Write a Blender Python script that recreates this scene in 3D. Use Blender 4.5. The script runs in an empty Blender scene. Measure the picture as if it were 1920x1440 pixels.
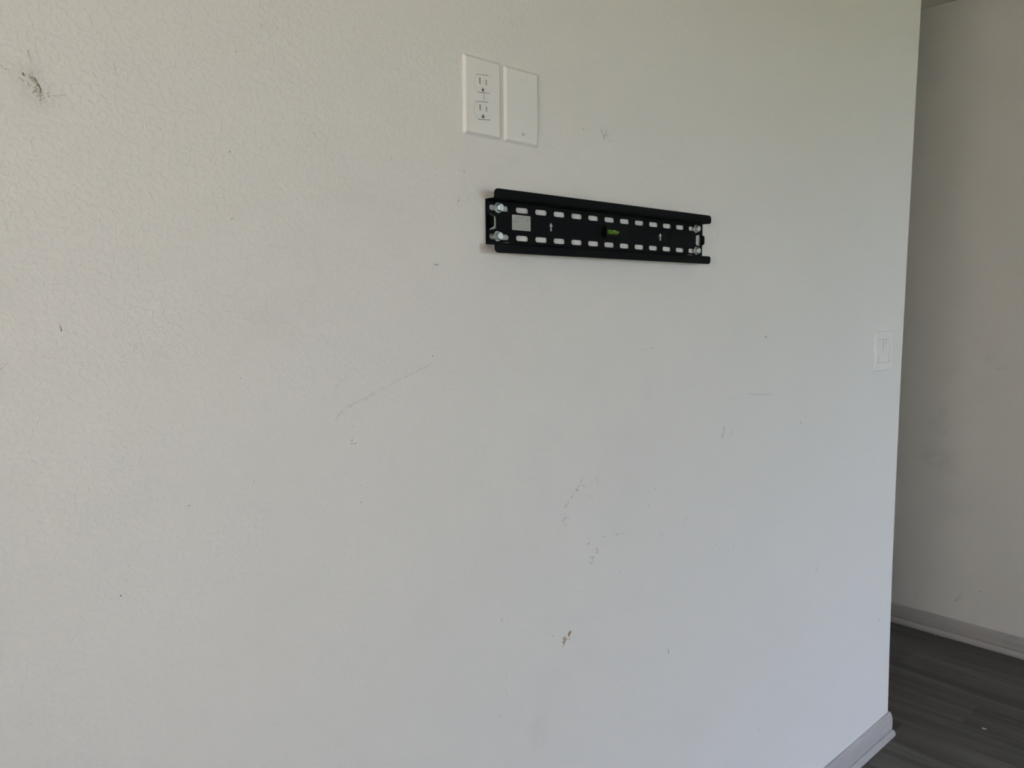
import bpy, bmesh, math, random
from mathutils import Vector, Matrix
from mathutils.geometry import tessellate_polygon

sc = bpy.context.scene
C = sc.collection

# ------------------------------------------------------------------ camera
F_PX = 1443.827                       # focal length in pixels of the 1920 px wide frame
CAM_R = Vector((0.73703, -0.67586, -0.00230))
CAM_U = Vector((0.06799, 0.07082, 0.99517))
CAM_F = Vector((0.67246, 0.73362, -0.09816))
CAM_P = Vector((0.0, -0.90208, 1.34494))
cd = bpy.data.cameras.new('camera')
cd.sensor_width = 36.0
cd.lens = 36.0 * F_PX / 1920.0
cd.clip_start = 0.02
cam = bpy.data.objects.new('camera', cd)
C.objects.link(cam)
m = Matrix((CAM_R, CAM_U, -CAM_F)).transposed().to_4x4()
m.translation = CAM_P
cam.matrix_world = m
sc.camera = cam

# ------------------------------------------------------------------ daylight
# a window in the left wall; a window and a glazed patio door in the wall opposite the bracket
WIN_L = (-1.65, -0.35, 1.00, 1.85)      # y0, y1, z0, z1
WIN_F = (-0.65, 0.25, 0.95, 1.75)       # x0, x1, z0, z1
DOOR_F = (1.6, 3.3, 0.05, 2.05)
FRONT_Y, X_LEFT, T = -3.6, -1.45, 0.12
world = bpy.data.worlds.new('clear_sky')
sc.world = world
world.use_nodes = True
bg = world.node_tree.nodes['Background']
bg.inputs[0].default_value = (0.80, 0.95, 1.25, 1)
bg.inputs[1].default_value = 1.0
sd = bpy.data.lights.new('sun', 'SUN')
sd.energy = 7.5
sd.angle = math.radians(0.6)
sd.color = (1.0, 0.95, 0.88)
sun = bpy.data.objects.new('sun', sd)
C.objects.link(sun)
# behind the house: lights the garden and the added bounce wall, never the room itself
sun.rotation_euler = Vector((-0.5, -0.3, -0.8)).to_track_quat('-Z', 'Y').to_euler()
for loc, rot, w, h in (((X_LEFT - 0.02, (WIN_L[0] + WIN_L[1]) / 2, (WIN_L[2] + WIN_L[3]) / 2), (90, 0, -90), WIN_L[1] - WIN_L[0], WIN_L[3] - WIN_L[2]),
                       (((WIN_F[0] + WIN_F[1]) / 2, FRONT_Y - 0.02, (WIN_F[2] + WIN_F[3]) / 2), (90, 0, 0), WIN_F[1] - WIN_F[0], WIN_F[3] - WIN_F[2]),
                       (((DOOR_F[0] + DOOR_F[1]) / 2, FRONT_Y - 0.02, (DOOR_F[2] + DOOR_F[3]) / 2), (90, 0, 0), DOOR_F[1] - DOOR_F[0], DOOR_F[3] - DOOR_F[2])):
    pd = bpy.data.lights.new('window_portal', 'AREA')
    pd.shape = 'RECTANGLE'
    pd.size = w
    pd.size_y = h
    pd.cycles.is_portal = True
    portal = bpy.data.objects.new('window_portal', pd)
    C.objects.link(portal)
    portal.location = loc
    portal.rotation_euler = [math.radians(r) for r in rot]

sc.view_settings.view_transform = 'Standard'
sc.view_settings.look = 'None'
sc.view_settings.gamma = 1.0
sc.view_settings.use_curve_mapping = False
sc.view_settings.exposure = 3.1
sc.cycles.use_denoising = True
sc.cycles.max_bounces = 8
sc.cycles.diffuse_bounces = 6

# ------------------------------------------------------------------ helpers
def ray(px, py):
    return CAM_F + CAM_R * ((px - 960) / F_PX) - CAM_U * ((py - 720) / F_PX)

def on_wall(px, py, axis=1, v=0.0):
    """where the pixel's ray meets the wall plane (axis = v)"""
    d = ray(px, py)
    return CAM_P + d * ((v - CAM_P[axis]) / d[axis])

def link(name, verts, faces, mat, parent=None, smooth=False):
    me = bpy.data.meshes.new(name)
    me.from_pydata([tuple(v) for v in verts], [], faces)
    bm = bmesh.new(); bm.from_mesh(me)
    bmesh.ops.recalc_face_normals(bm, faces=bm.faces)
    bm.to_mesh(me); bm.free()
    if smooth:
        for p in me.polygons: p.use_smooth = True
    me.materials.append(mat)
    o = bpy.data.objects.new(name, me)
    C.objects.link(o)
    if parent: o.parent = parent
    return o

def empty(name, loc, roty=0.0):
    o = bpy.data.objects.new(name, None)
    o.empty_display_size = 0.05
    C.objects.link(o)
    o.location = loc
    o.rotation_euler = (0, roty, 0)
    return o

def tag(o, label=None, cat=None, group=None, kind=None):
    for k, v in (('label', label), ('category', cat), ('group', group), ('kind', kind)):
        if v: o[k] = v
    return o

class MB:
    """collects shapes; every shape is in metres"""
    def __init__(s): s.v = []; s.f = []
    def add(s, verts, faces):
        n = len(s.v)
        s.v += [tuple(v) for v in verts]
        s.f += [tuple(i + n for i in f) for f in faces]
        return s
    def box(s, x0, x1, y0, y1, z0, z1):
        v = [(x, y, z) for x in (x0, x1) for y in (y0, y1) for z in (z0, z1)]
        return s.add(v, [(0, 1, 3, 2), (4, 6, 7, 5), (0, 4, 5, 1), (2, 3, 7, 6), (0, 2, 6, 4), (1, 5, 7, 3)])
    def slab(s, outer, holes=(), d0=0.0, d1=0.01, outer_front=None):
        """outline in the wall plane (x, z) with holes, from depth d0 to d1 off the wall (towards -y)"""
        front = outer_front or outer
        n0 = len(outer)
        v = [(a, -d0, b) for a, b in outer] + [(a, -d1, b) for a, b in front]
        f = [(i, (i + 1) % n0, n0 + (i + 1) % n0, n0 + i) for i in range(n0)]
        idx_front = list(range(n0, 2 * n0)); idx_back = list(range(n0))
        for h in holes:
            b0 = len(v); n = len(h)
            v += [(a, -d0, b) for a, b in h] + [(a, -d1, b) for a, b in h]
            f += [(b0 + i, b0 + (i + 1) % n, b0 + n + (i + 1) % n, b0 + n + i) for i in range(n)]
            idx_back += list(range(b0, b0 + n)); idx_front += list(range(b0 + n, b0 + 2 * n))
        tri_f = tessellate_polygon([[Vector((a, b, 0)) for a, b in front]] + [[Vector((a, b, 0)) for a, b in h] for h in holes])
        tri_b = tessellate_polygon([[Vector((a, b, 0)) for a, b in outer]] + [[Vector((a, b, 0)) for a, b in h] for h in holes])
        f += [tuple(idx_front[i] for i in t) for t in tri_f]
        f += [tuple(idx_back[i] for i in t) for t in tri_b]
        return s.add(v, f)
    def build(s, name, mat, parent=None, smooth=False): return link(name, s.v, s.f, mat, parent, smooth)

def rrect(cx, cz, w, h, r, n=5):
    pts = []
    for sx, sz, a0 in ((1, 1, 0), (-1, 1, 90), (-1, -1, 180), (1, -1, 270)):
        for k in range(n + 1):
            a = math.radians(a0 + 90 * k / n)
            pts.append((cx + sx * (w / 2 - r) + r * math.cos(a), cz + sz * (h / 2 - r) + r * math.sin(a)))
    return pts

def shift(loop, dx, dz): return [(a + dx, b + dz) for a, b in loop]

def disc(r, n=20, a0=0.0): return [(r * math.cos(a0 + 2 * math.pi * k / n), r * math.sin(a0 + 2 * math.pi * k / n)) for k in range(n)]

# ------------------------------------------------------------------ materials
def new_mat(name):
    mt = bpy.data.materials.new(name)
    mt.use_nodes = True
    nt = mt.node_tree
    return mt, nt, nt.nodes['Principled BSDF']

def plain(name, col, rough=0.5, metal=0.0, spec=0.5, noise=0.0, scale=60.0, bump=0.0):
    mt, nt, b = new_mat(name)
    b.inputs['Base Color'].default_value = (*col, 1)
    b.inputs['Roughness'].default_value = rough
    b.inputs['Metallic'].default_value = metal
    b.inputs['Specular IOR Level'].default_value = spec
    if noise or bump:
        tc = nt.nodes.new('ShaderNodeTexCoord')
        nz = nt.nodes.new('ShaderNodeTexNoise')
        nz.inputs['Scale'].default_value = scale
        nz.inputs['Detail'].default_value = 4
        nt.links.new(tc.outputs['Object'], nz.inputs['Vector'])
    if noise:
        cr = nt.nodes.new('ShaderNodeValToRGB')
        cr.color_ramp.elements[0].position = 0.3
        cr.color_ramp.elements[1].position = 0.7
        cr.color_ramp.elements[0].color = (*[c * (1 - noise) for c in col], 1)
        cr.color_ramp.elements[1].color = (*[min(1, c * (1 + noise)) for c in col], 1)
        nt.links.new(nz.outputs['Fac'], cr.inputs['Fac'])
        nt.links.new(cr.outputs['Color'], b.inputs['Base Color'])
    if bump:
        bp = nt.nodes.new('ShaderNodeBump')
        bp.inputs['Strength'].default_value = 1.0
        bp.inputs['Distance'].default_value = bump
        nt.links.new(nz.outputs['Fac'], bp.inputs['Height'])
        nt.links.new(bp.outputs['Normal'], b.inputs['Normal'])
    return mt

WALL_COL = (0.735, 0.720, 0.690)

def wall_material(name, smudges=()):
    """orange-peel painted drywall; smudges = (x, y, z, radius_h, radius_v, strength)"""
    mt, nt, b = new_mat(name)
    N, L = nt.nodes.new, nt.links.new
    geo = N('ShaderNodeNewGeometry')
    b.inputs['Roughness'].default_value = 0.62
    b.inputs['Specular IOR Level'].default_value = 0.25
    n1 = N('ShaderNodeTexNoise'); n1.inputs['Scale'].default_value = 150; n1.inputs['Detail'].default_value = 2.5
    n1.inputs['Distortion'].default_value = 0.6
    n2 = N('ShaderNodeTexNoise'); n2.inputs['Scale'].default_value = 45; n2.inputs['Detail'].default_value = 2
    L(geo.outputs['Position'], n1.inputs['Vector']); L(geo.outputs['Position'], n2.inputs['Vector'])
    r1 = N('ShaderNodeMapRange'); r1.inputs[1].default_value = 0.42; r1.inputs[2].default_value = 0.66
    r1.interpolation_type = 'SMOOTHSTEP'
    L(n1.outputs['Fac'], r1.inputs[0])
    ad = N('ShaderNodeMath'); ad.operation = 'ADD'
    L(r1.outputs[0], ad.inputs[0]); L(n2.outputs['Fac'], ad.inputs[1])
    bp = N('ShaderNodeBump'); bp.inputs['Strength'].default_value = 0.34; bp.inputs['Distance'].default_value = 0.0007
    L(ad.outputs[0], bp.inputs['Height']); L(bp.outputs['Normal'], b.inputs['Normal'])
    # faint broad unevenness of the paint
    n3 = N('ShaderNodeTexNoise'); n3.inputs['Scale'].default_value = 2.2; n3.inputs['Detail'].default_value = 3
    L(geo.outputs['Position'], n3.inputs['Vector'])
    mx = N('ShaderNodeMix'); mx.data_type = 'RGBA'
    mx.inputs['A'].default_value = (*[c * 0.985 for c in WALL_COL], 1)
    mx.inputs['B'].default_value = (*[c * 1.015 for c in WALL_COL], 1)
    L(n3.outputs['Fac'], mx.inputs['Factor'])
    col = mx.outputs['Result']
    dn = N('ShaderNodeTexNoise'); dn.inputs['Scale'].default_value = 26; dn.inputs['Detail'].default_value = 6
    dn.inputs['Roughness'].default_value = 0.7
    L(geo.outputs['Position'], dn.inputs['Vector'])
    dr = N('ShaderNodeMapRange'); dr.inputs[1].default_value = 0.35; dr.inputs[2].default_value = 0.7
    L(dn.outputs['Fac'], dr.inputs[0])
    for (x, y, z, rh, rv, st) in smudges:
        sb = N('ShaderNodeVectorMath'); sb.operation = 'SUBTRACT'; sb.inputs[1].default_value = (x, y, z)
        L(geo.outputs['Position'], sb.inputs[0])
        ml = N('ShaderNodeVectorMath'); ml.operation = 'MULTIPLY'; ml.inputs[1].default_value = (1 / rh, 1 / rh, 1 / rv)
        L(sb.outputs[0], ml.inputs[0])
        ln = N('ShaderNodeVectorMath'); ln.operation = 'LENGTH'
        L(ml.outputs[0], ln.inputs[0])
        mr = N('ShaderNodeMapRange'); mr.interpolation_type = 'SMOOTHSTEP'
        mr.inputs[1].default_value = 1.0; mr.inputs[2].default_value = 0.1
        mr.inputs[3].default_value = 0.0; mr.inputs[4].default_value = st
        L(ln.outputs['Value'], mr.inputs[0])
        mm = N('ShaderNodeMath'); mm.operation = 'MULTIPLY'
        L(mr.outputs[0], mm.inputs[0]); L(dr.outputs[0], mm.inputs[1])
        m2 = N('ShaderNodeMix'); m2.data_type = 'RGBA'
        m2.inputs['B'].default_value = (0.20, 0.195, 0.18, 1)
        L(col, m2.inputs['A']); L(mm.outputs[0], m2.inputs['Factor'])
        col = m2.outputs['Result']
    L(col, b.inputs['Base Color'])
    return mt

def wood_material(name, dark, light, axis_scale, rough, streak=1.0, per_object=0.0):
    mt, nt, b = new_mat(name)
    N, L = nt.nodes.new, nt.links.new
    geo = N('ShaderNodeNewGeometry')
    oi = N('ShaderNodeObjectInfo')
    ml = N('ShaderNodeVectorMath'); ml.operation = 'MULTIPLY'; ml.inputs[1].default_value = axis_scale
    L(geo.outputs['Position'], ml.inputs[0])
    of = N('ShaderNodeMath'); of.operation = 'MULTIPLY'; of.inputs[1].default_value = 37.0
    L(oi.outputs['Random'], of.inputs[0])
    av = N('ShaderNodeVectorMath'); av.operation = 'ADD'
    L(ml.outputs[0], av.inputs[0]); L(of.outputs[0], av.inputs[1])
    nz = N('ShaderNodeTexNoise'); nz.inputs['Scale'].default_value = 1.0; nz.inputs['Detail'].default_value = 6
    nz.inputs['Roughness'].default_value = 0.62; nz.inputs['Distortion'].default_value = 0.5
    L(av.outputs[0], nz.inputs['Vector'])
    cr = N('ShaderNodeValToRGB')
    cr.color_ramp.elements[0].position = 0.5 - 0.22 / streak
    cr.color_ramp.elements[1].position = 0.5 + 0.22 / streak
    cr.color_ramp.elements[0].color = (*dark, 1); cr.color_ramp.elements[1].color = (*light, 1)
    L(nz.outputs['Fac'], cr.inputs['Fac'])
    col = cr.outputs['Color']
    if per_object:
        mr = N('ShaderNodeMapRange'); mr.inputs[3].default_value = 1 - per_object; mr.inputs[4].default_value = 1 + per_object
        L(oi.outputs['Random'], mr.inputs[0])
        vm = N('ShaderNodeVectorMath'); vm.operation = 'SCALE'
        L(col, vm.inputs[0]); L(mr.outputs[0], vm.inputs['Scale'])
        col = vm.outputs[0]
    L(col, b.inputs['Base Color'])
    b.inputs['Roughness'].default_value = rough
    b.inputs['Specular IOR Level'].default_value = 0.3
    bp = N('ShaderNodeBump'); bp.inputs['Strength'].default_value = 0.25; bp.inputs['Distance'].default_value = 0.0006
    L(nz.outputs['Fac'], bp.inputs['Height']); L(bp.outputs['Normal'], b.inputs['Normal'])
    return mt

def wp(px, py): 
    p = on_wall(px, py); return p.x, p.z

sm = []
for px, py, rh, rv, st in ((505, 585, .085, .06, .075), (570, 470, .07, .05, .05), (660, 372, .09, .05, .05), (600, 262, .05, .05, .05),
                           (1010, 1372, .035, .05, .16), (1040, 1290, .06, .06, .06), (1215, 735, .07, .05, .05), (1180, 912, .05, .04, .05),
                           (64, 156, .030, .030, .22), (90, 185, .035, .02, .12), (1133, 250, .018, .016, .25), (965, 305, .03, .015, .08),
                           (1356, 812, .02, .025, .12), (1530, 1067, .02, .02, .12)):
    x, z = wp(px, py); sm.append((x, 0, z, rh, rv, st))
M_WALL = wall_material('painted_drywall', sm)
RIGHT_X = 3.368
sm = []
for px, py, rh, rv, st in ((1772, 862, .10, .10, .20), (1762, 800, .07, .06, .16), (1770, 770, .03, .03, .2), (1738, 850, .07, .07, .12), (1790, 950, .08, .08, .08),
                           (1855, 672, .05, .03, .10), (1850, 720, .09, .06, .05), (1800, 1122, .02, .02, .15)):
    p = on_wall(px, py, 0, RIGHT_X); sm.append((RIGHT_X, p.y, p.z, rh, rv, st))
M_WALLR = wall_material('painted_drywall_hall', sm)
M_WALLP = plain('painted_drywall_plain', WALL_COL, 0.62, spec=0.25, noise=0.012, scale=2.5)
M_CEIL = plain('ceiling_paint', (0.63, 0.615, 0.56), 0.8, spec=0.2, bump=0.0008, scale=70)
M_PLANK = wood_material('dark_grey_vinyl_plank', (0.050, 0.046, 0.040), (0.135, 0.126, 0.112), (15, 1.15, 15), 0.55, 1.0, 0.20)
M_BASE = wood_material('grey_wood_look_baseboard', (0.365, 0.35, 0.34), (0.455, 0.44, 0.43), (5, 5, 60), 0.45, 0.8)
M_BLACK = plain('black_powder_coat', (0.0032, 0.0033, 0.0034), 0.6, spec=0.10, bump=0.0001, scale=900)
M_ZINC = plain('zinc_plated_steel', (0.50, 0.56, 0.55), 0.45, metal=0.7, noise=0.06, scale=300)
M_PLASTIC = plain('white_plastic', (0.76, 0.75, 0.72), 0.42, spec=0.4, noise=0.01, scale=30)
M_SHADE_RING = plain('dark_shade_and_ring', (0.02, 0.02, 0.018), 0.7)  # black standing in for shade in slots and gaps; also the level rings
M_SCREW = plain('painted_screw', (0.80, 0.79, 0.76), 0.35, noise=0.02, scale=400)
M_STICKER = plain('pale_sticker_paper', (0.43, 0.45, 0.42), 0.6, noise=0.03, scale=200)
M_ARROW = plain('white_print', (0.42, 0.43, 0.42), 0.6, noise=0.05, scale=300)
M_INK = plain('sticker_ink', (0.17, 0.18, 0.165), 0.6, noise=0.15, scale=500)
M_INK2 = plain('faded_sticker_ink', (0.24, 0.255, 0.235), 0.6, noise=0.1, scale=500)
M_VIAL = plain('green_vial', (0.10, 0.21, 0.018), 0.2, spec=0.6, noise=0.35, scale=170)
M_BUBBLE = plain('pale_bubble', (0.22, 0.33, 0.09), 0.15, noise=0.1, scale=200)
M_FLECK = [plain('scuff_faint', tuple(c * k for c in WALL_COL), 0.7, noise=0.06, scale=400) for k in (0.83, 0.64, 0.43, 0.20)]
M_BROWN = plain('torn_drywall_paper', (0.34, 0.205, 0.115), 0.9, noise=0.35, scale=500)
M_PUTTY = plain('old_filler', (0.46, 0.43, 0.34), 0.9, noise=0.15, scale=300)
M_CHIP = plain('white_paint_chip', (0.62, 0.61, 0.58), 0.7, noise=0.08, scale=500)
M_BOUNCE_WALL = plain('bounce_wall_beige', (0.78, 0.735, 0.69), 0.9, spec=0.1, noise=0.06, scale=5)  # pale tone tuned for light bounced in through the left window
M_SKY_BLOCK = plain('sky_block_brown', (0.30, 0.275, 0.24), 0.9, spec=0.1, noise=0.06, scale=5)  # dim tone for the added wall that hides sky
M_GRASS = plain('lawn_grass', (0.075, 0.09, 0.04), 0.9, spec=0.1, noise=0.3, scale=3)
M_SLABC = plain('concrete_slab', (0.44, 0.37, 0.26), 0.85, noise=0.1, scale=4)
M_FRAME = plain('white_vinyl_frame', (0.75, 0.75, 0.73), 0.4, noise=0.01)
mt, nt, b = new_mat('window_glass')
tr = nt.nodes.new('ShaderNodeBsdfTransparent'); gl = nt.nodes.new('ShaderNodeBsdfGlossy'); gl.inputs['Roughness'].default_value = 0.02
fr = nt.nodes.new('ShaderNodeFresnel'); fr.inputs['IOR'].default_value = 1.45
mxs = nt.nodes.new('ShaderNodeMixShader')
nt.links.new(fr.outputs[0], mxs.inputs[0]); nt.links.new(tr.outputs[0], mxs.inputs[1]); nt.links.new(gl.outputs[0], mxs.inputs[2])
nt.links.new(mxs.outputs[0], nt.nodes['Material Output'].inputs['Surface'])
M_GLASS = mt

# ------------------------------------------------------------------ the setting
H = 2.524
Y_END = 3.0
def corner_x(z):
    """the outer corner of the wall is a little bowed along its height"""
    pts = ((0.0, 2.4265), (0.089, 2.4245), (0.30, 2.4140), (0.525, 2.4068), (0.80, 2.4025), (1.117, 2.4010), (1.307, 2.4034),
           (1.61, 2.4083), (1.907, 2.4131), (2.22, 2.4208), (2.524, 2.4290))
    for (z0, x0), (z1, x1) in zip(pts, pts[1:]):
        if z <= z1: return x0 + (x1 - x0) * (z - z0) / (z1 - z0)
    return pts[-1][1]

# bracket wall with the bowed corner, front face at y = 0, returning into the hall
mb = MB()
NZ = 36
prof = []
rows = []
for k in range(NZ + 1):
    z = H * k / NZ
    xc = corner_x(z)
    r = 0.003
    rows.append([(X_LEFT, T, z), (X_LEFT, 0, z), (xc - r, 0, z), (xc - r * 0.3, r * 0.3, z), (xc, r, z), (xc, T, z)])
v = [p for row in rows for p in row]
n = 6
f = []
for k in range(NZ):
    for i in range(n):
        j = (i + 1) % n
        f.append((k * n + i, k * n + j, (k + 1) * n + j, (k + 1) * n + i))
f.append(tuple(range(n))); f.append(tuple(NZ * n + i for i in range(n)))
wall_back = tag(link('wall_back', v, f, M_WALL), 'white orange-peel drywall wall carrying the black bracket', kind='structure')
# the hall side of that wall continues away
mb = MB(); rows = []
for k in range(NZ + 1):
    z = H * k / NZ; xc = corner_x(z)
    rows.append([(xc - T, T, z), (xc, T, z), (xc, Y_END, z), (xc - T, Y_END, z)])
v = [p for row in rows for p in row]; n = 4; f = []
for k in range(NZ):
    for i in range(n):
        j = (i + 1) % n
        f.append((k * n + i, k * n + j, (k + 1) * n + j, (k + 1) * n + i))
f.append(tuple(range(n))); f.append(tuple(NZ * n + i for i in range(n)))
tag(link('wall_hall', v, f, M_WALLP), kind='structure')
tag(MB().box(RIGHT_X, RIGHT_X + T, FRONT_Y, Y_END, 0, H).build('wall_right', M_WALLR), kind='structure')
wl = MB()
y0, y1, z0, z1 = WIN_L
wl.box(X_LEFT - T, X_LEFT, FRONT_Y, y0, 0, H).box(X_LEFT - T, X_LEFT, y1, T, 0, H)
wl.box(X_LEFT - T, X_LEFT, y0, y1, 0, z0).box(X_LEFT - T, X_LEFT, y0, y1, z1, H)
tag(wl.build('wall_left', M_WALLP), kind='structure')
tag(MB().box(corner_x(1.0) - T, RIGHT_X + T, Y_END, Y_END + T, 0, H).build('wall_end', M_WALLP), kind='structure')
wf = MB()
xs = X_LEFT - T
for x0, x1, z0, z1 in (WIN_F, DOOR_F):
    wf.box(xs, x0, FRONT_Y - T, FRONT_Y, 0, H)
    wf.box(x0, x1, FRONT_Y - T, FRONT_Y, 0, z0).box(x0, x1, FRONT_Y - T, FRONT_Y, z1, H)
    xs = x1
wf.box(xs, RIGHT_X + T, FRONT_Y - T, FRONT_Y, 0, H)
tag(wf.build('wall_front', M_WALLP), kind='structure')
tag(MB().box(X_LEFT - T, RIGHT_X + T, FRONT_Y - T, Y_END + T, H, H + 0.1).build('ceiling', M_CEIL), kind='structure')
def glazing(name, loc, rotz, ww, wh):
    win = tag(empty(name, loc), kind='structure')
    win.rotation_euler = (0, 0, math.radians(rotz))
    ft = 0.045
    fm = MB()
    fm.box(-ww / 2, -ww / 2 + ft, -.03, .03, 0, wh).box(ww / 2 - ft, ww / 2, -.03, .03, 0, wh)
    fm.box(-ww / 2 + ft, ww / 2 - ft, -.03, .03, 0, ft).box(-ww / 2 + ft, ww / 2 - ft, -.03, .03, wh - ft, wh).box(-.025, .025, -.03, .03, ft, wh - ft)
    fm.build('window_frame', M_FRAME, win)
    for s in (-1, 1):
        MB().box(min(s * .025, s * (ww / 2 - ft)), max(s * .025, s * (ww / 2 - ft)), -.003, .003, ft, wh - ft).build('pane', M_GLASS, win)
glazing('window_1', (X_LEFT - T / 2, (WIN_L[0] + WIN_L[1]) / 2, WIN_L[2]), 90, WIN_L[1] - WIN_L[0], WIN_L[3] - WIN_L[2])
glazing('window_2', ((WIN_F[0] + WIN_F[1]) / 2, FRONT_Y - T / 2, WIN_F[2]), 0, WIN_F[1] - WIN_F[0], WIN_F[3] - WIN_F[2])
glazing('door_1', ((DOOR_F[0] + DOOR_F[1]) / 2, FRONT_Y - T / 2, DOOR_F[2]), 0, DOOR_F[1] - DOOR_F[0], DOOR_F[3] - DOOR_F[2])

# outside: lawn, a paved side yard and two unseen walls added to shape the window light
tag(MB().box(-4.9, 0.9, -9.6, FRONT_Y - T, -0.35, -0.10).build('patio', M_SLABC), kind='structure')
tag(MB().box(0.9, 30, -40, FRONT_Y - T, -0.35, -0.12).build('ground', M_GRASS), kind='structure')
tag(MB().box(-4.9, X_LEFT - T, FRONT_Y - T, 3.2, -0.35, -0.10).build('side_yard', M_SLABC), kind='structure')
tag(MB().box(-5.3, -4.9, -12, 3.2, -0.35, 5.0).build('wall_added_bounce', M_BOUNCE_WALL), kind='structure')  # unseen wall added to bounce warm sunlight into the left window
tag(MB().box(-4.9, 0.6, -9.9, -9.6, -0.35, 5.0).build('wall_added_sky_block', M_SKY_BLOCK), kind='structure')  # unseen wall added to keep sky out of the front window

# floor: base and every plank
floor = tag(MB().box(X_LEFT - T, RIGHT_X + T, FRONT_Y - T, Y_END + T, -0.10, -0.006).build('floor', M_PLANK), 'dark grey wood-look vinyl plank floor', kind='structure')
PW, PL, GAP = 0.152, 1.22, 0.0003
plank_cache = {}
def plank(x0, x1, y0, y1):
    w, l = round(x1 - x0, 4), round(y1 - y0, 4)
    if w < 0.01 or l < 0.01: return
    if (w, l) not in plank_cache:
        c = 0.0004; a, bb = w / 2 - GAP / 2, l / 2 - GAP / 2
        lv = [(-a, -bb, -.006), (a, -bb, -.006), (a, bb, -.006), (-a, bb, -.006),
              (-a, -bb, -c), (a, -bb, -c), (a, bb, -c), (-a, bb, -c),
              (-a + c, -bb + c, 0), (a - c, -bb + c, 0), (a - c, bb - c, 0), (-a + c, bb - c, 0)]
        lf = [(3, 2, 1, 0), (8, 9, 10, 11)]
        for q in (0, 4):
            for i in range(4): lf.append((q + i, q + (i + 1) % 4, q + 4 + (i + 1) % 4, q + 4 + i))
        me = bpy.data.meshes.new('plank'); me.from_pydata(lv, [], lf); me.materials.append(M_PLANK)
        plank_cache[(w, l)] = me
    o = bpy.data.objects.new('plank', plank_cache[(w, l)])
    C.objects.link(o); o.parent = floor
    o.location = ((x0 + x1) / 2, (y0 + y1) / 2, 0)
rnd = random.Random(5)
x_first = 2.690 - PW * math.floor((2.690 - X_LEFT) / PW) - PW
k = 0
while True:
    x0 = x_first + k * PW; x1 = x0 + PW; k += 1
    if x0 > RIGHT_X - 0.01: break
    cx0, cx1 = max(x0, X_LEFT), min(x1, RIGHT_X)
    joint = rnd.uniform(0, PL)
    if abs(x0 - 2.690) < .01: joint = -0.132
    if abs(x0 - 2.690 - 4 * PW) < .01: joint = -0.105
    if abs(x0 - 2.690 - 3 * PW) < .01: joint = 0.45
    if abs(x0 - 2.690 + PW) < .01: joint = 0.55
    if abs(x0 - 2.690 - PW) < .01: joint = -0.62
    if abs(x0 - 2.690 - 2 * PW) < .01: joint = 0.17
    y = joint - PL * math.ceil((joint - FRONT_Y) / PL)
    while y < Y_END:
        y0, y1 = max(y, FRONT_Y), min(y + PL, Y_END)
        y += PL
        if y1 <= y0: continue
        if cx1 <= 2.43:
            plank(cx0, cx1, y0, min(y1, 0.0))
        elif cx0 >= 2.426:
            plank(cx0, cx1, y0, y1)
        else:
            if y0 < 0: plank(cx0, cx1, y0, min(y1, 0.0))
            if y1 > 0: plank(2.43, cx1, max(y0, 0.0), y1)

# baseboards with an eased top and a small shoe bead at the floor
BP = [(0.0, 0.0), (0.0165, 0.0), (0.0182, 0.004), (0.0185, 0.009), (0.0172, 0.015), (0.0145, 0.0200), (0.0118, 0.0228), (0.0076, 0.0236), (0.0076, 0.0254), (0.0104, 0.0268),
      (0.0104, 0.052), (0.0098, 0.060), (0.0085, 0.066), (0.0082, 0.0715), (0.0066, 0.0735), (0.0060, 0.0775), (0.0040, 0.0815), (0.0, 0.0819)]
def baseboard(name, a, b, na, nb):
    """from a to b; na / nb = direction per unit thickness at each end (mitres)"""
    v = [(a[0] + na[0] * t, a[1] + na[1] * t, z) for t, z in BP] + [(b[0] + nb[0] * t, b[1] + nb[1] * t, z) for t, z in BP]
    n = len(BP)
    f = [(i, (i + 1) % n, n + (i + 1) % n, n + i) for i in range(n)] + [tuple(range(n)), tuple(range(n, 2 * n))]
    return tag(link(name, v, f, M_BASE), kind='structure')
XC = 2.4255
baseboard('baseboard_back', (X_LEFT, 0), (XC, 0), (0, -1), (1, -1))
baseboard('baseboard_hall', (XC, 0), (XC, Y_END), (1, -1), (1, 0))
baseboard('baseboard_right', (RIGHT_X, FRONT_Y), (RIGHT_X, Y_END), (-1, 0), (-1, 0))
baseboard('baseboard_left', (X_LEFT, FRONT_Y), (X_LEFT, 0), (1, 0), (1, 0))
baseboard('baseboard_front', (X_LEFT, FRONT_Y), (RIGHT_X, FRONT_Y), (0, 1), (0, 1))

# ------------------------------------------------------------------ wall bracket for a screen
mm = 0.001
KX, KZ, KR = 1.05783, 1.47722, 0.00575
br = empty('tv_wall_bracket', (KX, 0, KZ), -KR)
tag(br, 'black slotted steel TV wall bracket with green bubble level bolted to the wall', 'wall bracket')
PITCH, ROW = 42.2 * mm, 21.7 * mm
D0, D1 = 1.6 * mm, 3.6 * mm                       # back plate stands just off the wall
LEN, HP = 286 * mm, 33 * mm
holes = []
for i in range(-5, 6):
    for s in (1, -1):
        holes.append(rrect(i * PITCH, s * ROW, 28 * mm, 8.6 * mm, 4.2 * mm, 5))
for e in (-1, 1):
    for s in (1, -1):
        holes.append(rrect(e * 259.5 * mm, s * ROW, 41 * mm, 8.6 * mm, 4.2 * mm, 5))
    hh = [(264, -8.0), (266, -9.2), (279.5, -12.6), (280, -12), (280, 12), (279.5, 12.6), (266, 9.2), (264, 8.0)]
    holes.append([(e * a * mm, b * mm) for a, b in hh])
ARROW = [(0, 7.0), (-4.2, 1.2), (-1.8, 1.2), (-1.7, -6.8), (1.7, -6.8), (1.8, 1.2), (4.2, 1.2)]
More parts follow.
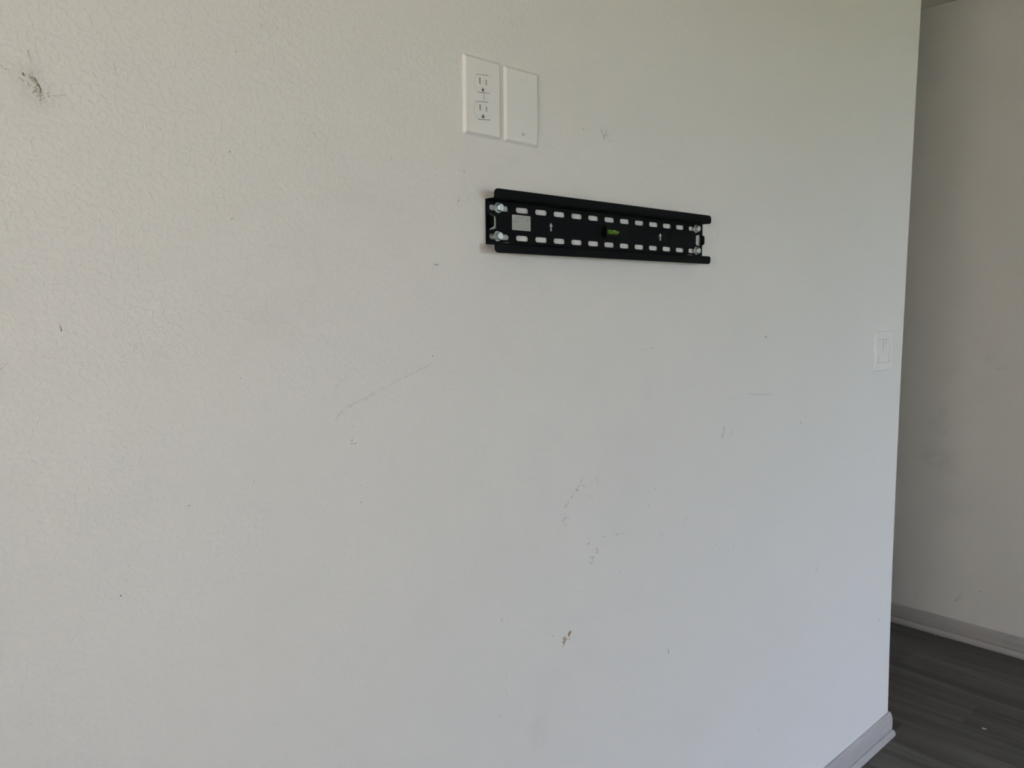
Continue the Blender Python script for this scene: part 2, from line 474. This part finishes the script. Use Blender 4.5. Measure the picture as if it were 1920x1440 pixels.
# thin slots through the plate beside the lower bend
for e, w in ((-1, 16), (1, 20)):
    holes.append(rrect(e * 236 * mm - (8 * mm if e < 0 else -10 * mm), -30.0 * mm, w * mm, 1.6 * mm, 0.7 * mm, 2))
MB().slab(rrect(0, 0, 2 * LEN, 2 * HP, 1.5 * mm, 3), holes, D0, D1).build('back_plate', M_BLACK, br)
for e in (-1, 1):
    MB().slab([(e * 147 * mm + a * mm, b * mm) for a, b in ARROW], (), D1 + .01 * mm, D1 + .08 * mm).build('printed_arrow', M_ARROW, br)
LIP0, LIP1, HT = 21.5 * mm, 23.5 * mm, 47.5 * mm
def flange(s):
    mb = MB()
    # web running out from the wall, with a rounded bend at the lip
    pf = [(D0, HP - 1.0 * mm), (D0, HP + 1.0 * mm), (LIP0 - 2.5 * mm, HP + 1.0 * mm), (LIP0 - 0.7 * mm, HP + 1.8 * mm), (LIP0, HP + 3.5 * mm),
          (LIP1, HP + 3.0 * mm), (LIP1 - 0.8 * mm, HP + 0.4 * mm), (LIP1 - 3.0 * mm, HP - 1.0 * mm)]
    n = len(pf)
    v = [(x, -d, s * z) for x in (-LEN, LEN) for d, z in pf]
    f = [(i, (i + 1) % n, n + (i + 1) % n, n + i) for i in range(n)] + [tuple(range(n)), tuple(range(n, 2 * n))]
    mb.add(v, f)
    z0, r = HP + 2.6 * mm, 7 * mm
    lp = [(-LEN, z0), (LEN, z0)]
    lp += [(LEN - r + r * math.cos(math.radians(a)), HT - r + r * math.sin(math.radians(a))) for a in range(0, 91, 15)]
    lp += [(-LEN + r + r * math.cos(math.radians(a)), HT - r + r * math.sin(math.radians(a))) for a in range(90, 181, 15)]
    mb.slab([(a, s * b) for a, b in lp], (), LIP0, LIP1)
    return mb
flange(1).build('upper_flange', M_BLACK, br)
flange(-1).build('lower_flange', M_BLACK, br)
for e in (-1, 1):                                  # bent-out end tabs
    tl = 14.5 * mm if e < 0 else 11.5 * mm
    t = [(D0, -11.8), (D0, 11.8), (6 * mm, 10.4), (tl - 1.5 * mm, 8.2), (tl, 6.6), (tl, -6.6), (tl - 1.5 * mm, -8.2), (6 * mm, -10.4)]
    x0, x1 = e * 280 * mm, e * 282 * mm
    n = len(t)
    v = [(x, -d, z * mm) for x in (x0, x1) for d, z in t]
    f = [(i, (i + 1) % n, n + (i + 1) % n, n + i) for i in range(n)] + [tuple(range(n)), tuple(range(n, 2 * n))]
    MB().add(v, f).build('end_tab', M_BLACK, br)
for i, (bx, bz, rot) in enumerate(((-262.5, 22, 8), (-264.5, -21, 22), (262.5, 22, 15), (264.5, -21, 3))):   # lag bolts with washers
    mb = MB()
    hx = [(bx * mm + 6.3 * mm * math.cos(math.radians(60 * q + rot + 30)), bz * mm + 6.3 * mm * math.sin(math.radians(60 * q + rot + 30))) for q in range(6)]
    hi = [(bx * mm + (a - bx * mm) * .86, bz * mm + (c - bz * mm) * .86) for a, c in hx]
    mb.slab(hx, (), D1 + 1.5 * mm, D1 + 7.0 * mm)
    mb.slab(hx, (), D1 + 7.0 * mm, D1 + 8.2 * mm, hi)
    bo = mb.build('lag_bolt', M_ZINC, br)
    bo['label'] = 'zinc hex bolt'
    wo = MB().slab(shift(disc(7.9 * mm, 24), bx * mm, bz * mm), (), D1, D1 + 1.5 * mm, shift(disc(7.4 * mm, 24), bx * mm, bz * mm)).build('washer', M_ZINC, bo)
# bubble level: black holder with a window, green vial, bubble
hd = MB()
hd.slab(rrect(0, 0, 38 * mm, 19 * mm, 2 * mm, 4), [rrect(0, 0, 31 * mm, 9.6 * mm, 2.5 * mm, 4)], D1, D1 + 8.5 * mm, rrect(0, 0, 36.5 * mm, 17.5 * mm, 1.6 * mm, 4))
hd.slab(rrect(0, 0, 34 * mm, 15 * mm, 1 * mm, 2), (), D1, D1 + 1.0 * mm)
lv = hd.build('level_holder', M_BLACK, br)
NS = 16; vv = []; ff = []
yc = -(D1 + 6.0 * mm)
prof = [(-15.2, 0.2), (-15.0, 2.6), (-13.8, 4.2), (-12.5, 4.5), (12.5, 4.5), (13.8, 4.2), (15.0, 2.6), (15.2, 0.2)]
for x, r in prof:
    for q in range(NS):
        a = 2 * math.pi * q / NS
        vv.append((x * mm, yc + r * mm * math.cos(a), r * mm * math.sin(a)))
for i in range(len(prof) - 1):
    for q in range(NS):
        ff.append((i * NS + q, i * NS + (q + 1) % NS, (i + 1) * NS + (q + 1) % NS, (i + 1) * NS + q))
ff += [tuple(range(NS)), tuple((len(prof) - 1) * NS + q for q in range(NS))]
vial = link('vial', vv, ff, M_VIAL, lv, True)
vial['label'] = 'green spirit level vial'
bm = bmesh.new()
bmesh.ops.create_uvsphere(bm, u_segments=14, v_segments=8, radius=1.0)
me = bpy.data.meshes.new('bubble'); bm.to_mesh(me); bm.free()
for vx in me.vertices: vx.co = Vector((1.0 * mm + vx.co.x * 4.6 * mm, yc - 2.6 * mm + vx.co.y * 2.4 * mm, 1.2 * mm + vx.co.z * 2.4 * mm))
me.materials.append(M_BUBBLE)
for p in me.polygons: p.use_smooth = True
# the bubble and two end caps read as paler spots in the vial; rings mark the level
ob = bpy.data.objects.new('bubble', me); C.objects.link(ob); ob.parent = lv
for x in (-5.5, 6.5):
    rg = []; rf = []
    for xx in (x - .45, x + .45):
        for q in range(NS):
            a = 2 * math.pi * q / NS
            rg.append((xx * mm, yc + 4.62 * mm * math.cos(a), 4.62 * mm * math.sin(a)))
    for q in range(NS): rf.append((q, (q + 1) % NS, NS + (q + 1) % NS, NS + q))
    link('level_ring', rg, rf, M_SHADE_RING, lv, True)
# printed sticker
SX0, SX1, SZ0, SZ1 = -233.4 * mm, -193.6 * mm, -9.4 * mm, 14.0 * mm
st = MB().slab(rrect((SX0 + SX1) / 2, (SZ0 + SZ1) / 2, SX1 - SX0, SZ1 - SZ0, 0.8 * mm, 3), (), D1 + 0.01 * mm, D1 + 0.16 * mm).build('sticker', M_STICKER, br)
st['label'] = 'pale warning sticker with fine print'
ink = MB(); ink2 = MB()
rs = random.Random(3)
def words(mbx, x0, x1, z, h, wmin, wmax, gap=0.5):
    x = x0
    while x < x1 - 0.5:
        w = min(rs.uniform(wmin, wmax), x1 - x)
        mbx.slab(rrect((x + w / 2) * mm, z * mm, w * mm, h * rs.uniform(.8, 1.1) * mm, .05 * mm, 1), (), D1 + 0.165 * mm, D1 + 0.19 * mm)
        x += w + gap
words(ink, -226.5, -204, 11.2, 1.3, 1.0, 1.7, .35)
for z in (8.4, 6.6): words(ink2, -231.5, -202, z, .8, 1.2, 3.5)
words(ink, -231.5, -218, 3.6, 1.6, .9, 1.6, .35)
words(ink2, -215, -202, 4.2, .8, 1.2, 3.0); words(ink2, -215, -202, 2.6, .8, 1.2, 3.0)
for z in (.4, -1.4, -3.2, -5.0, -6.8): words(ink2, -231.5, -196, z, .75, 1.2, 4.0)
ink.slab([(-199.6 * mm, 12.2 * mm), (-201.2 * mm, 9.6 * mm), (-198.0 * mm, 9.6 * mm)], (), D1 + .165 * mm, D1 + .19 * mm)
ink.slab(shift(disc(2.1 * mm, 16), -199.6 * mm, 6.8 * mm), [shift(disc(1.2 * mm, 12), -199.6 * mm, 6.8 * mm)], D1 + .165 * mm, D1 + .19 * mm)
words(ink, -201.6, -197.6, 3.2, 1.0, 1.0, 1.6, .4)
ink.build('print', M_INK, st); ink2.build('fine_print', M_INK2, st)

# ------------------------------------------------------------------ wall plates
def cover(mb, w, h, holes, thick=4.2 * mm, inset=3.8 * mm):
    mb.slab(rrect(0, 0, w, h, 2.2 * mm, 4), (), 0.0, 1.0 * mm)
    mb.slab(rrect(0, 0, w, h, 2.2 * mm, 4), holes, 1.0 * mm, thick, rrect(0, 0, w - 2 * inset, h - 2 * inset, 1.2 * mm, 4))
    return mb
def screw(parent, x, z, d, r=3.1 * mm, rot=0.0):
    o = MB().slab(shift(disc(r, 16), x, z), [[(x + a * math.cos(rot) - b * math.sin(rot), z + a * math.sin(rot) + b * math.cos(rot)) for a, b in
                  ((-r * .8, -.35 * mm), (r * .8, -.35 * mm), (r * .8, .35 * mm), (-r * .8, .35 * mm))]], d - .2 * mm, d + 1.0 * mm, shift(disc(r * .82, 16), x, z))
    return o.build('screw', M_SCREW, parent)
PWID, PHEI = 72.2 * mm, 113.6 * mm
def face_loop(g):
    R, hz = 17.3 * mm + g * 0.3, 13.4 * mm + g
    a1 = math.asin(hz / R); pts = []
    c = 4.6 * mm
    for sgn in (1, -1):
        for q in range(9):
            a = -a1 * .78 + 2 * a1 * .78 * q / 8
            pts.append((sgn * R * math.cos(a), sgn * R * math.sin(a)))
        pts.append((sgn * (R * math.cos(a1) - 0.4 * mm), sgn * hz))
    return pts
out = empty('duplex_outlet', (0.76628, 0, 1.65635))
tag(out, 'white duplex power outlet plate with two sockets on the wall above the bracket', 'outlet')
TH = 4.2 * mm
cover(MB(), PWID, PHEI, [shift(face_loop(.85 * mm), 0, s * 19.3 * mm) for s in (1, -1)]).build('cover_plate', M_PLASTIC, out)
for s in (1, -1):
    zc = s * 19.3 * mm
    def bar(x, z, w, h): return [(x - w / 2, z - h / 2 + zc), (x + w / 2, z - h / 2 + zc), (x + w / 2, z + h / 2 + zc), (x - w / 2, z + h / 2 + zc)]
    g = [(2.5 * mm * math.cos(math.radians(a)), zc - 8.3 * mm + 2.5 * mm * math.sin(math.radians(a))) for a in range(0, 181, 20)] + [(-2.5 * mm, zc - 10.8 * mm), (2.5 * mm, zc - 10.8 * mm)]
    rc = MB().slab(shift(face_loop(0), 0, zc), [bar(-6.2 * mm, 3.6 * mm, 2.5 * mm, 8.8 * mm), bar(6.2 * mm, 3.2 * mm, 2.5 * mm, 7.2 * mm), g], 1.65 * mm, TH + .25 * mm).build('receptacle', M_PLASTIC, out)
    MB().slab(shift(face_loop(.83 * mm), 0, zc), (), 1.05 * mm, 1.6 * mm).build('slot_shade_backing', M_SHADE_RING, rc)  # black sheet painting the shade inside the slots and around the socket face
screw(out, 0, 0, TH, 2.8 * mm, 1.5)
bl = empty('blank_wall_plate', (0.84609, 0, 1.65594))
tag(bl, 'blank white wall plate with two screws beside the power outlet', 'wall plate')
cover(MB(), PWID, PHEI, []).build('cover_plate', M_PLASTIC, bl)
for s, rt in ((1, 1.2), (-1, 1.45)): screw(bl, 0, s * 41.3 * mm, TH, 2.9 * mm, rt)
sw = empty('light_switch', (2.25521, 0, 1.2215))
tag(sw, 'white double rocker light switch plate near the wall corner', 'light switch')
SWW = 116 * mm
cover(MB(), SWW, PHEI, [rrect(s * 23 * mm, 0, 33.8 * mm, 67.4 * mm, .8 * mm, 2) for s in (-1, 1)], 5.6 * mm, 2.8 * mm).build('cover_plate', M_PLASTIC, sw)
for s, up in ((-1, 1), (1, -1)):
    a, bq = 16.1 * mm, 32.9 * mm
    xs = s * 23 * mm
    d_top, d_bot = (4.4 * mm, 7.4 * mm) if up > 0 else (7.2 * mm, 4.3 * mm)
    v = [(xs - a, -1.6 * mm, -bq), (xs + a, -1.6 * mm, -bq), (xs + a, -1.6 * mm, bq), (xs - a, -1.6 * mm, bq),
         (xs - a, -d_bot, -bq), (xs + a, -d_bot, -bq), (xs + a, -4.9 * mm, 0), (xs + a, -d_top, bq), (xs - a, -d_top, bq), (xs - a, -4.9 * mm, 0)]
    f = [(0, 3, 2, 1), (0, 1, 5, 4), (3, 8, 7, 2), (1, 2, 7, 6, 5), (0, 4, 9, 8, 3), (4, 5, 6, 9), (9, 6, 7, 8)]
    MB().add(v, f).build('rocker', M_PLASTIC, sw)
    MB().slab(rrect(xs, 0, 33.4 * mm, 67 * mm, .8 * mm, 2), (), 1.02 * mm, 1.5 * mm).build('rocker_shade_backing', M_SHADE_RING, sw)  # black sheet painting the shade in the gap around the rocker

# ------------------------------------------------------------------ scuffs, nicks and chips on the wall (lie on the paint)
def fleck(mb, rnd, x, z, s, elong=1.0, ang=0.0, plane='back'):
    n = 6; pts = []
    for q in range(n):
        a = 2 * math.pi * q / n
        r = s * rnd.uniform(.55, 1.15)
        u, w = r * math.cos(a) * elong, r * math.sin(a)
        pts.append((u * math.cos(ang) - w * math.sin(ang), u * math.sin(ang) + w * math.cos(ang)))
    if plane == 'back':
        v = [(x + a, -0.00035, z + b) for a, b in pts] + [(x, -0.0006, z)]
    else:
        v = [(RIGHT_X - 0.00035, x - a, z + b) for a, b in pts] + [(RIGHT_X - 0.0006, x, z)]
    mb.add(v, [(i, (i + 1) % n, n) for i in range(n)])
MARK_N = [0]
def mark(name, path, tone, width=2.0, dens=0.35, size=(.7, 1.5), elong=1.3, plane='back'):
    """path in photo pixels, laid on the wall; sizes in photo pixels"""
    MARK_N[0] += 1
    rnd = random.Random(100 + MARK_N[0])
    ax, vv_ = (1, 0.0) if plane == 'back' else (0, RIGHT_X)
    mb = MB()
    if len(path) == 1: path = [path[0], (path[0][0] + .4, path[0][1] + .4)]
    for (x0, y0), (x1, y1) in zip(path, path[1:]):
        L = math.hypot(x1 - x0, y1 - y0)
        cnt = max(1, int(round(L * dens)))
        for q in range(cnt):
            t = (q + rnd.uniform(.1, .9)) / cnt
            px, py = x0 + (x1 - x0) * t + rnd.gauss(0, width * .5), y0 + (y1 - y0) * t + rnd.gauss(0, width * .5)
            p = on_wall(px, py, ax, vv_)
            depth = (p - CAM_P).dot(CAM_F)
            s = 1.15 * rnd.uniform(*size) * depth / F_PX
            ang = math.atan2(-(y1 - y0), x1 - x0) + rnd.gauss(0, .35)
            if plane == 'back': fleck(mb, rnd, p.x, p.z, s, elong, ang)
            else: fleck(mb, rnd, p.y, p.z, s, elong, ang, plane)
    mt = M_FLECK[tone] if isinstance(tone, int) else tone
    parent = wall_back if plane == 'back' else bpy.data.objects['wall_right']
    return mb.build(name, mt, parent)

# damaged patch high on the wall
mark('gouge', [(42, 136), (44, 141), (47, 141)], 3, .6, .7, (.8, 1.5))
mark('gouge', [(58, 146), (63, 149), (66, 149), (69, 155), (71, 159)], 2, 1.8, .9, (.7, 1.6))
mark('gouge', [(70, 157), (74, 163), (76, 168), (75, 172)], 3, .8, .7, (.7, 1.4))
mark('gouge', [(51, 155), (53, 159), (57, 163)], 2, 1.2, .6, (.6, 1.2))
mark('gouge', [(61, 173), (67, 172)], 2, 1.5, .6, (.6, 1.4))
mark('peeled_paint', [(55, 140), (64, 152), (68, 165), (72, 178), (80, 185)], M_PUTTY, 5, 1.3, (.6, 1.5))
mark('scuff_mark', [(37, 147), (43, 151)], 1, 1.5, .5)
mark('scuff_mark', [(84, 192)], 2, .5, 1, (1.0, 1.5))
mark('scuff_mark', [(88, 174), (92, 178), (90, 184)], 1, 1.5, .5)
mark('scuff_mark', [(96, 179), (106, 180), (124, 178)], 0, 1.0, .6)
mark('scuff_mark', [(52, 92), (53, 104), (58, 113)], 0, 1.5, .5)
mark('scuff_mark', [(0, 122), (6, 126), (14, 132)], 0, 3, .5)
mark('scuff_mark', [(213, 118), (216, 135), (219, 140)], 0, 1.0, .4)
# long scuff
mark('long_scuff', [(628, 788), (636, 777), (641, 771)], 0, .8, .7, (.6, 1.1), 1.8)
mark('long_scuff', [(646, 771), (651, 763), (664, 756), (684, 748), (699, 739)], 0, 3.4, .75, (.5, 1.1))
mark('long_scuff', [(650, 765), (665, 756), (678, 752)], 1, 1.6, .35, (.5, .9))
mark('long_scuff', [(699, 739), (716, 730), (733, 723), (746, 712), (766, 704), (782, 696), (800, 687), (809, 679)], 0, 3.2, .6, (.5, 1.1))
mark('long_scuff', [(745, 713), (766, 704), (780, 697), (803, 686), (808, 681)], 1, 1.8, .3, (.5, .9))
mark('nick', [(811, 667)], 2, .3, 1, (1.1, 1.4))
mark('scuff_mark', [(627, 729), (633, 721)], 1, .5, .35, (.5, .8))
mark('scuff_mark', [(660, 825), (659, 834)], 1, .5, .5); mark('scuff_mark', [(664, 833), (668, 831)], 1, .7, .6)
for px, py, tn, s in ((662, 799, 1, 1.0), (845, 697, 1, 1.0), (842, 730, 1, .9), (354, 948, 3, 1.0), (677, 942, 3, .9), (675, 910, 2, .9),
                      (226, 1117, 3, 1.3), (476, 903, 1, 1.0), (451, 709, 1, 1.1), (431, 284, 2, 1.1), (479, 986, 1, .8), (135, 1199, 2, .8),
                      (588, 249, 1, 1.2), (733, 297, 1, 1.3), (442, 97, 1, 1.3), (491, 48, 0, 2.2), (870, 321, 1, 1.2), (1093, 241, 1, 1.3),
                      (1036, 1193, 2, 1.1), (1086, 1109, 2, 1.0), (1216, 948, 1, 1.4), (1229, 917, 1, 1.5), (1240, 1002, 1, 1.2), (1510, 781, 1, 1.5),
                      (1501, 792, 1, 1.9), (1531, 1067, 1, 1.6), (1501, 1195, 0, 2.0), (1373, 810, 0, 2.0), (1131, 1006, 1, 1.4), (1129, 1022, 0, 1.5),
                      (1103, 1019, 1, 1.6), (1094, 911, 1, 1.5), (1342, 1020, 0, 1.8), (951, 1159, 1, 1.0), (952, 1168, 1, .9), (610, 1248, 0, 1.3),
                      (1162, 1073, 0, 1.6), (242, 1060, 1, .8), (235, 1090, 1, .7)):
    mark('nick', [(px, py)], tn, .3, 1, (s, s * 1.2))
mark('nick', [(112, 608), (113, 612), (115, 620)], 2, .5, .6, (.6, 1.2), 1.5)
mark('nick', [(115, 615), (115, 620)], 3, .3, .5, (.7, 1.0), 1.5)
mark('nick', [(436, 408), (433, 414)], 2, .3, .5, (.5, .9), 1.6)
mark('scuff_mark', [(251, 639), (251, 662)], 0, .4, .35, (.5, .7), 2)
mark('scuff_mark', [(225, 669), (236, 666)], 1, .5, .3, (.5, .8), 2)
mark('scuff_mark', [(0, 693), (14, 681)], 1, .6, .35, (.5, .8), 2)
mark('scuff_mark', [(250, 770), (258, 758)], 1, .6, .3, (.4, .8), 2)
mark('scuff_mark', [(861, 372), (859, 378)], 2, .6, .5, (.7, 1.3)); mark('scuff_mark', [(854, 381), (863, 388)], 0, 1.5, .5)
mark('nick', [(813, 494), (816, 496)], 2, .4, .7, (.7, 1.1)); mark('nick', [(817, 497), (822, 496)], 2, .4, .6, (.8, 1.3))
mark('smudge', [(1127, 244), (1129, 250)], 1, 1.5, .6, (.8, 1.5)); mark('smudge', [(1136, 243), (1138, 256)], 0, 1.8, .7, (.8, 1.6))
mark('smudge', [(1132, 252), (1133, 261)], 1, 1.8, .9, (.8, 1.6)); mark('smudge', [(1142, 264), (1149, 265)], 1, .5, .6, (.6, 1.2), 1.8)
mark('nick', [(1434, 630), (1440, 634)], 2, .5, .6, (.8, 1.5)); mark('nick', [(1434, 630), (1436, 632)], 3, .3, .6, (.8, 1.2))
mark('scuff_mark', [(1198, 655), (1218, 655)], 0, .5, .4, (.5, .9), 2.2); mark('scuff_mark', [(1220, 654), (1224, 652)], 1, .6, .8, (.8, 1.4))
mark('scuff_mark', [(1400, 738), (1418, 740), (1444, 739)], 0, 1.2, .75, (.7, 1.5), 2); mark('scuff_mark', [(1412, 740), (1424, 740)], 1, .7, .35, (.6, 1.2), 2)
mark('scuff_mark', [(1357, 799), (1357, 810), (1353, 821)], 1, 1.2, .6, (.7, 1.3), 1.8); mark('scuff_mark', [(1369, 806), (1370, 816)], 0, 1.2, .6)
mark('scuff_mark', [(1091, 898), (1088, 905)], 1, .8, .6, (.7, 1.3), 1.8)
mark('scuff_mark', [(1086, 909), (1079, 921)], 1, 1.2, .4); mark('scuff_mark', [(1080, 920), (1086, 918)], 1, .8, .6, (.7, 1.4))
mark('scuff_mark', [(1075, 927), (1070, 934)], 1, .8, .6, (.7, 1.2), 1.6); mark('scuff_mark', [(1066, 940), (1058, 953)], 1, .8, .6, (.6, 1.2), 1.6)
mark('scuff_mark', [(1117, 896), (1121, 906)], 0, 1.2, .6, (.8, 1.4)); mark('scuff_mark', [(1102, 928), (1111, 934)], 0, 1.2, .5, (.8, 1.4))
mark('scuff_mark', [(1056, 976), (1059, 970)], 2, .6, .6, (.7, 1.2), 1.5); mark('scuff_mark', [(1060, 970), (1067, 974)], 0, .7, .6); mark('scuff_mark', [(1057, 980), (1060, 988)], 0, .8, .5)
mark('scuff_mark', [(1154, 1003), (1161, 1001)], 1, .8, .6, (.7, 1.3), 1.6); mark('scuff_mark', [(1166, 1001), (1170, 999)], 0, .8, .7)
mark('scuff_mark', [(1118, 1027), (1121, 1037)], 1, 1.0, .7, (.8, 1.5), 1.5)
mark('scuff_mark', [(1107, 1046), (1113, 1044)], 1, 1.6, 1.0, (.8, 1.6)); mark('scuff_mark', [(1104, 1053), (1112, 1058)], 1, 1.0, .7, (.8, 1.4)); mark('scuff_mark', [(1110, 1046), (1113, 1056)], 0, 1.5, .7, (.8, 1.4))
ring = [(1180 + 13 * math.cos(a / 10 * 2 * math.pi), 908 + 19 * math.sin(a / 10 * 2 * math.pi)) for a in range(9)]
mark('scuff_mark', ring, 0, 1.0, .12, (.7, 1.2))
mark('torn_paint', [(1070, 1184), (1067, 1188), (1067, 1193)], M_BROWN, 1.8, 1.4, (1.0, 1.9)); mark('torn_paint', [(1067, 1188), (1067, 1195)], 3, .6, .45, (.6, 1.0))
mark('torn_paint', [(1059, 1194), (1059, 1200), (1056, 1206)], M_BROWN, 1.6, 1.3, (.9, 1.8)); mark('torn_paint', [(1061, 1199), (1068, 1198)], M_BROWN, .8, .6, (.6, 1.1))
mark('torn_paint', [(1056, 1202), (1057, 1207)], 3, .5, .5, (.6, 1.0)); mark('torn_paint', [(1058, 1207), (1055, 1215)], 2, .4, .5, (.5, .9), 1.6); mark('torn_paint', [(1068, 1198), (1069, 1199)], 2, .3, 1, (.7, 1.0))
mark('nick', [(939, 1163)], 2, .4, 1, (1.1, 1.5)); mark('nick', [(941, 1159), (943, 1158)], 2, .3, .8, (.7, 1.0))
mark('scuff_mark', [(949, 1258), (949, 1272)], 0, .8, .5, (.6, 1.1)); mark('scuff_mark', [(947, 1290), (950, 1305)], 0, 1.0, .4, (.6, 1.1))
mark('scuff_mark', [(935, 1339), (939, 1342), (939, 1347)], 1, .7, .45, (.6, 1.0))
mark('nick', [(1253, 1218), (1253, 1226)], 3, .2, .6, (.7, 1.0), 1.5); mark('nick', [(1252, 1219), (1254, 1225)], 2, .6, .5, (.6, 1.0))
mark('nick', [(1648, 1160), (1647, 1164)], 2, .5, .7, (.8, 1.2)); mark('nick', [(1424, 1365), (1421, 1369)], 1, .6, .7, (.8, 1.4))
mark('scuff_mark', [(1289, 969), (1280, 983)], 0, .9, .6, (.7, 1.2), 1.8); mark('scuff_mark', [(1373, 1015), (1376, 1029)], 0, .7, .5, (.6, 1.1), 1.6)
mark('scuff_mark', [(1580, 1148), (1593, 1163)], 0, 1.5, .3, (.7, 1.3))
mark('scuff_mark', [(1024, 1155), (1027, 1190)], 0, .6, .15, (.6, 1.0), 2)
# on the hall wall
for px, py, tn, s in ((1837, 1108, 1, 1.6), (1793, 1125, 1, 1.4), (1718, 1115, 0, 1.8), (1850, 671, 0, 2.0)):
    mark('nick', [(px, py)], tn, .3, 1, (s, s * 1.2), 1.2, 'right')
mark('scuff_mark', [(1802, 1112), (1797, 1122)], 0, 1.2, .6, (.7, 1.4), 1.5, 'right'); mark('scuff_mark', [(1868, 694), (1886, 690)], 0, 1.2, .4, (.7, 1.3), 1.5, 'right')

# ------------------------------------------------------------------ paint chip on the floor
p = on_wall(1845, 1367, 2, 0.0)
bm = bmesh.new()
bmesh.ops.create_icosphere(bm, subdivisions=2, radius=1.0)
rc = random.Random(9)
for vx in bm.verts:
    k = rc.uniform(.8, 1.15)
    vx.co = Vector((vx.co.x * 3.0 * k, vx.co.y * 7.5 * k, max(vx.co.z, -.6) * 2.0 * k)) * mm
zmin = min(vx.co.z for vx in bm.verts)
me = bpy.data.meshes.new('paint_chip'); bm.to_mesh(me); bm.free()
me.materials.append(M_CHIP)
o = bpy.data.objects.new('paint_chip', me); C.objects.link(o)
o.location = (p.x, p.y, -zmin); o.rotation_euler = (0, 0, math.radians(8))
tag(o, 'small white paint chip lying on the dark plank floor', 'paint chip')
p = on_wall(1755, 1189.5, 2, 0.0)
me2 = me.copy()
o2 = bpy.data.objects.new('dust_crumb', me2); C.objects.link(o2)
o2.scale = (.35, .4, .35); o2.location = (min(p.x, RIGHT_X - 0.022), p.y, -zmin * .35)
tag(o2, 'tiny pale crumb against the foot of the hall baseboard', 'crumb')
